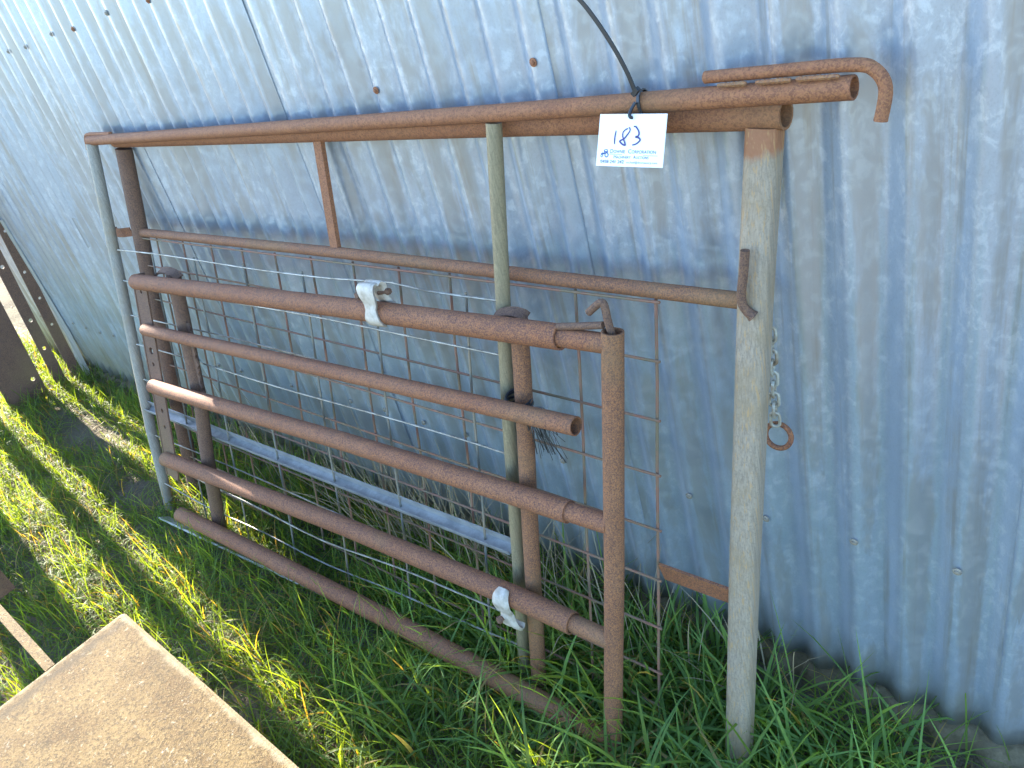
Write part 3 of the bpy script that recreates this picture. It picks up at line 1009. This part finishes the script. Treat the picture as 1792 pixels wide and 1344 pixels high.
# ------------------------------------------------------------------ perforated uprights at the far left
yp = thing("yard_panel", "rusty panel of perforated steel uprights standing on edge against the wall at far left", "panel", (-4.05, -0.5, -0.09))
ups = [(-0.058, -0.105, 1.62, [(.0, .30), (.004, .43), (-.004, .56), (.0, .75), (0, 1.0)], .0065),
       (-0.133, -0.182, 1.60, [(.0, .22), (.003, .36), (.0, .62), (0, .9), (0, 1.2)], .0085),
       (-0.228, -0.400, 1.62, [(.055, .12), (.04, .50), (-.05, .8), (.03, 1.1)], .0100),
       (-0.462, -0.535, 1.55, [(.0, .2), (.0, .6), (0, 1.0)], .0100),
       (-0.665, -0.860, 0.96, [(.0, .3), (.03, .6)], .0100),
       (-0.905, -1.160, 0.98, [(.0, .3), (.03, .6)], .0100)]
lean = 0.08
for (ya, yb, h, hl, hr) in ups:
    wd = abs(yb - ya)
    yc = (ya + yb) / 2
    v, f = extruded([(-wd / 2, 0), (wd / 2, 0), (wd / 2, h), (-wd / 2, h)], [(a, c, hr) for a, c in hl], 0.006)
    b = MB()
    b.add([(-4.05 + p[2], yc + p[0] + lean * p[1], -0.12 + p[1]) for p in v], f)
    b.build("upright", M_RUST_D, yp, smooth=False)
b = MB()
b.add(*bar((-4.08, -0.06, -0.125), (-4.08, -1.16, -0.135), 0.03, 0.006, (0, 0, 1)))
b.build("crossbar", M_RUST_D, yp, smooth=False)
b = MB()
b.add(*bar((-4.10, 0.05, 1.42), (-4.10, -0.42, 1.40), 0.05, 0.006, (0, 0, 1)))
b.build("crossbar", M_RUST_D, yp, smooth=False)
b = MB()
b.add(*bar((-4.10, -0.40, 0.79), (-4.10, -1.10, 0.78), 0.05, 0.006, (0, 0, 1)))
b.build("crossbar", M_RUST_D, yp, smooth=False)
# weathered board wedged behind the first upright
bd = thing("timber_batten", "pale weathered batten upright between the wall and the rusty perforated panel", "batten", (-4.06, -0.03, -0.1))
b = MB()
for i in range(15):
    h = 0.80 * i / 14
    j = 0.002 * math.sin(i * 2.3) + 0.0015 * math.sin(i * 5.1)
    y0_, y1_ = -0.028 + lean * h * .9, -0.052 + lean * h * .9 + j
    y0_ = min(y0_, -0.011); y1_ = min(y1_, -0.020)
    z = -0.12 + h
    b.v += [(-4.03, y0_, z), (-4.03, y1_, z), (-4.048, y1_, z), (-4.048, y0_, z)]
for i in range(14):
    for j in range(4):
        b.f.append((i * 4 + j, i * 4 + (j + 1) % 4, i * 4 + 4 + (j + 1) % 4, i * 4 + 4 + j))
b.f += [(0, 1, 2, 3), (59, 58, 57, 56)]
t = NT("weathered timber")
gr = t.noise(6, 5, 0.65, (30, 30, 1.2))
M_TIMBER = t.set(t.mix(t.ramp(gr, [(0.3, 0.0), (0.7, 1.0)]), (0.36, 0.31, 0.24), (0.52, 0.47, 0.38)), 0.85, 0.0, gr, 0.5, 0.002)
b.build("board", M_TIMBER, bd, smooth=False)

# ------------------------------------------------------------------ sunlit plate, lower left
ZP = 0.35
pl = thing("steel_plate_stand", "sunlit sandy rusted steel plate on low legs with a square bar welded to its edge", "plate", (-1.25, -1.05, -0.03))
x0, x1, y0, y1 = -1.581, -0.93, -1.50, -0.777
R_ = 0.012
def rrect(x0, x1, y0, y1, r, n=5):
    out = []
    for (cx, cy, a0) in ((x1 - r, y1 - r, 0), (x0 + r, y1 - r, 90), (x0 + r, y0 + r, 180), (x1 - r, y0 + r, 270)):
        for i in range(n + 1):
            a = math.radians(a0 + 90 * i / n)
            out.append((cx + r * math.cos(a), cy + r * math.sin(a)))
    return out
ol = rrect(x0, x1, y0, y1, R_)
il = rrect(x0 + .006, x1 - .006, y0 + .006, y1 - .006, R_)
n = len(ol)
# top with slight dishing
gx = np.linspace(x0 + .006, x1 - .006, 30); 
V = [(a, c, ZP - 0.05) for a, c in ol] + [(a, c, ZP - 0.004) for a, c in ol] + [(a, c, ZP) for a, c in il]
F = [(i, (i + 1) % n, n + (i + 1) % n, n + i) for i in range(n)] + [(n + i, n + (i + 1) % n, 2 * n + (i + 1) % n, 2 * n + i) for i in range(n)]
F += [tuple(2 * n + i for i in range(n)), tuple(range(n))[::-1]]
build("plate_top", V, F, M_PLATE, pl, smooth=False)
b = MB()
b.add(*bar((-1.5795, -0.9355, ZP - 0.010), (-2.102, -0.9395, ZP - 0.010), 0.020, 0.018, (0, 1, 0)))
b.build("square_bar", M_PBAR, pl, smooth=False)
for (a, c) in ((x0 + .04, y1 - .04), (x1 - .04, y1 - .04), (x0 + .04, y0 + .04), (x1 - .04, y0 + .04)):
    b = MB()
    b.add(*bar((a, c, ZP - 0.052), (a, c, float(ground_z(a, c)) - 0.02), 0.04, 0.04, (1, 0, 0)))
    b.build("leg", M_RUST_D, pl, smooth=False)
# end plate that the square bar runs into
b = MB()
for xx_ in (-2.100, -2.110):
    b.v += [(xx_, -0.878, 0.246), (xx_, -0.884, 0.40), (xx_, -1.30, 0.42), (xx_, -1.30, 0.222)]
b.f = [(0, 1, 2, 3), (7, 6, 5, 4)] + [(i, (i + 1) % 4, 4 + (i + 1) % 4, 4 + i) for i in range(4)]
b.build("end_plate", M_RUST_D, pl, smooth=False)
b = MB()
b.add(*bar((-2.125, -1.22, 0.36), (-2.125, -1.22, float(ground_z(-2.125, -1.22)) - 0.02), 0.04, 0.03, (0, 1, 0)))
b.build("leg", M_RUST_D, pl, smooth=False)

# ------------------------------------------------------------------ grass
def blades(name, mat, x, y, h, wd, az, bend, col, seg=5, twist=0.6, base_up=None, zoff=0.0):
    n = len(x)
    z0 = ground_z(x, y) - 0.004 + zoff
    t = np.linspace(0, 1, seg + 1)
    dx, dy = np.cos(az), np.sin(az)
    # curve: starts leaning, then droops
    e0 = np.clip(1.45 - bend * 0.55, 0.3, 1.5)             # initial elevation
    px = np.zeros((n, seg + 1)); pz = np.zeros((n, seg + 1))
    el = e0.copy()
    for i in range(1, seg + 1):
        px[:, i] = px[:, i - 1] + np.cos(el) * h / seg
        pz[:, i] = pz[:, i - 1] + np.sin(el) * h / seg
        el = el - bend * 1.5 / seg * (0.5 + 1.2 * i / seg)
    wv = np.array([0.75, 1.0, 0.95, 0.8, 0.5, 0.0]) if seg == 5 else np.concatenate([np.linspace(0.8, 0.5, seg), [0.0]])
    tw = az[:, None] + np.pi / 2 + twist * (rng.random(n)[:, None] - 0.5) * 2 + (rng.random(n)[:, None] - .5) * t[None] * 1.5
    cx = x[:, None] + px * dx[:, None]; cy = y[:, None] + px * dy[:, None]; cz = z0[:, None] + pz
    cz = np.maximum(cz, z0[:, None] + 0.003)
    hwid = wd[:, None] * wv[None] / 2
    ox = np.cos(tw) * hwid; oy = np.sin(tw) * hwid
    V = np.empty((n, 2 * seg + 1, 3), np.float32)
    V[:, 0:2 * seg:2, 0] = (cx - ox)[:, :seg]; V[:, 1:2 * seg:2, 0] = (cx + ox)[:, :seg]
    V[:, 0:2 * seg:2, 1] = (cy - oy)[:, :seg]; V[:, 1:2 * seg:2, 1] = (cy + oy)[:, :seg]
    V[:, 0:2 * seg:2, 2] = cz[:, :seg]; V[:, 1:2 * seg:2, 2] = cz[:, :seg] + 0.0
    V[:, 2 * seg, 0] = cx[:, seg]; V[:, 2 * seg, 1] = cy[:, seg]; V[:, 2 * seg, 2] = cz[:, seg]
    nv = 2 * seg + 1
    tri = []
    for i in range(seg - 1):
        tri += [(2 * i, 2 * i + 1, 2 * i + 3), (2 * i, 2 * i + 3, 2 * i + 2)]
    tri.append((2 * seg - 2, 2 * seg - 1, 2 * seg))
    tri = np.array(tri)
    T = (tri[None] + (np.arange(n) * nv)[:, None, None]).reshape(-1, 3)
    me = bpy.data.meshes.new(name)
    me.vertices.add(n * nv)
    me.vertices.foreach_set("co", V.ravel())
    me.loops.add(T.size)
    me.loops.foreach_set("vertex_index", T.ravel().astype(np.int32))
    me.polygons.add(len(T))
    me.polygons.foreach_set("loop_start", np.arange(0, T.size, 3, dtype=np.int32))
    me.polygons.foreach_set("use_smooth", np.ones(len(T), bool))
    at = me.color_attributes.new("tint", 'FLOAT_COLOR', 'POINT')
    c4 = np.ones((n, nv, 4), np.float32)
    c4[:, :, :3] = col[:, None, :]
    # tips a little paler than the base of the leaf
    tp = np.concatenate([np.repeat(t[:seg], 2), [1.0]])
    c4[:, :, :3] *= (0.8 + 0.35 * tp)[None, :, None]
    at.data.foreach_set("color", c4.ravel())
    me.update(calc_edges=True)
    me.validate()
    me.materials.append(mat)
    o = link(bpy.data.objects.new(name, me))
    o['kind'] = 'stuff'
    return o

def dens(x, y):
    """0..1 how thickly the grass stands"""
    d = 0.45 + 1.3 * vnoise(x, y, 5.0, 21) * (0.5 + vnoise(x, y, 13.0, 22))
    # bare earth
    def hole(cx, cy, rx, ry):
        return np.clip(((x - cx) / rx) ** 2 + ((y - cy) / ry) ** 2, 0, 1) ** 1.5
    d = d * hole(-3.45, -0.30, 0.50, 0.13) * hole(-2.72, -0.40, 0.24, 0.09)
    d = d * hole(-2.0, -0.80, 0.22, 0.10) * hole(-1.55, -0.68, 0.13, 0.05)
    right = np.clip((x + 0.72) / 0.2, 0, 1) * np.clip((y + 0.10 - 0.11 * np.clip((x + .5) / .4, -1, 1) + 0.04 * vnoise(x, y, 12, 4)) / 0.03, 0, 1)
    d = d * (1 - 0.97 * right)
    r2 = np.clip((x + 0.33) / 0.1, 0, 1)
    d = d * (1 - 0.9 * r2 * np.clip((y + 0.2) / 0.1, 0.3, 1))
    return np.clip(d, 0, 1)

def scatter(n, xa, xb, ya, yb, fn):
    x = rng.uniform(xa, xb, n * 3); y = rng.uniform(ya, yb, n * 3)
    k = rng.random(n * 3) < fn(x, y)
    x, y = x[k][:n], y[k][:n]
    return x, y

def greens(n, x, y, base, var=0.25, yel=0.12):
    c = np.array(base)[None] * (1 + var * (rng.random((n, 1)) * 2 - 1))
    patch = vnoise(x, y, 4.0, 41)[:, None]
    c = c * (0.75 + 0.5 * patch)
    k = rng.random(n) < yel
    c[k] = np.array([0.26, 0.21, 0.09])[None] * (0.6 + 0.6 * rng.random((k.sum(), 1)))
    return c

# short lawn grass over the whole strip
x, y = scatter(76000, -5.2, 0.2, -1.9, -0.015, lambda a, c: dens(a, c))
n = len(x)
tall = np.clip(np.exp(-((x + 1.35) / 1.0) ** 2) * np.exp(-((y + 0.2) / 0.25) ** 2), 0, 1)
h = rng.uniform(0.055, 0.15, n) * (0.75 + 0.6 * vnoise(x, y, 4, 8)) + 0.08 * tall * rng.random(n)
blades("grass", M_GRASS, x, y, h, rng.uniform(0.0016, 0.0038, n), rng.uniform(0, 2 * np.pi, n), rng.uniform(0.2, 1.9, n), greens(n, x, y, (0.10, 0.175, 0.04)))
# long broad blades among the gate feet and by the right post
def dlong(a, c):
    g = np.exp(-((a + 0.85) / 0.62) ** 2) * np.exp(-((c + 0.27) / 0.17) ** 2)
    g2 = 0.75 * np.exp(-((a + 0.52) / 0.22) ** 2) * np.exp(-((c + 0.20) / 0.12) ** 2)
    g3 = 0.35 * np.exp(-((a + 1.9) / 0.5) ** 2) * np.exp(-((c + 0.2) / 0.14) ** 2)
    g4 = 0.5 * np.exp(-((a + 3.35) / 0.5) ** 2) * np.exp(-((c + 0.12) / 0.10) ** 2)
    g5 = 0.35 * np.exp(-((a + 1.15) / 0.35) ** 2) * np.exp(-((c + 0.50) / 0.15) ** 2)
    front = 1 - 0.72 * np.exp(-((a + 0.98) / 0.36) ** 2) * np.exp(-((c + 0.40) / 0.085) ** 2)
    return np.clip(g + g2 + g3 + g4 + g5, 0, 1) * front * np.clip(dens(a, c) * 1.6, 0, 1)
x, y = scatter(4300, -4.2, -0.15, -0.75, -0.02, dlong)
n = len(x)
near = np.clip((x + 2.2) / 1.2, 0.35, 1)
h = rng.uniform(0.11, 0.30, n) * near
blades("grass", M_GRASS, x, y, h, rng.uniform(0.0032, 0.0082, n) * near, rng.uniform(0, 2 * np.pi, n), rng.uniform(0.15, 1.5, n), greens(n, x, y, (0.125, 0.225, 0.075), 0.35, 0.06))
# dead stalks against the wall behind the mesh
def dst(a, c):
    return np.clip(np.exp(-((a + 1.45) / 0.33) ** 2) * np.exp(-((c + 0.10) / 0.06) ** 2) + 0.25 * np.exp(-((a + 0.95) / 0.4) ** 2) * np.exp(-((c + 0.12) / 0.07) ** 2) + 0.12 * np.exp(-((a + 2.1) / 0.5) ** 2) * np.exp(-((c + 0.10) / 0.06) ** 2), 0, 1)
x, y = scatter(620, -2.7, -0.45, -0.22, -0.02, dst)
n = len(x)
h = rng.uniform(0.15, 0.42, n)
col = np.array([0.42, 0.34, 0.22])[None] * (0.6 + 0.6 * rng.random((n, 1)))
blades("dry_grass", M_STRAW, x, y, h, rng.uniform(0.0016, 0.0036, n), rng.uniform(0, 2 * np.pi, n), rng.uniform(0.02, 0.55, n), col)
# straw litter lying about
x, y = scatter(1900, -4.5, -0.1, -1.3, -0.015, lambda a, c: np.clip(0.25 + 0.75 * np.exp(-((a + 0.4) / 0.3) ** 2) * np.exp(-((c + 0.07) / 0.08) ** 2) + 0.5 * np.exp(-((a + 3.3) / 0.5) ** 2) * np.exp(-((c + 0.32) / 0.15) ** 2), 0, 1))
n = len(x)
col = np.array([0.31, 0.23, 0.11])[None] * (0.25 + 0.55 * rng.random((n, 1)))
blades("straw_litter", M_STRAW, x, y, rng.uniform(0.03, 0.10, n), rng.uniform(0.0012, 0.003, n), rng.uniform(0, 2 * np.pi, n), rng.uniform(1.75, 2.0, n), col, zoff=0.006)
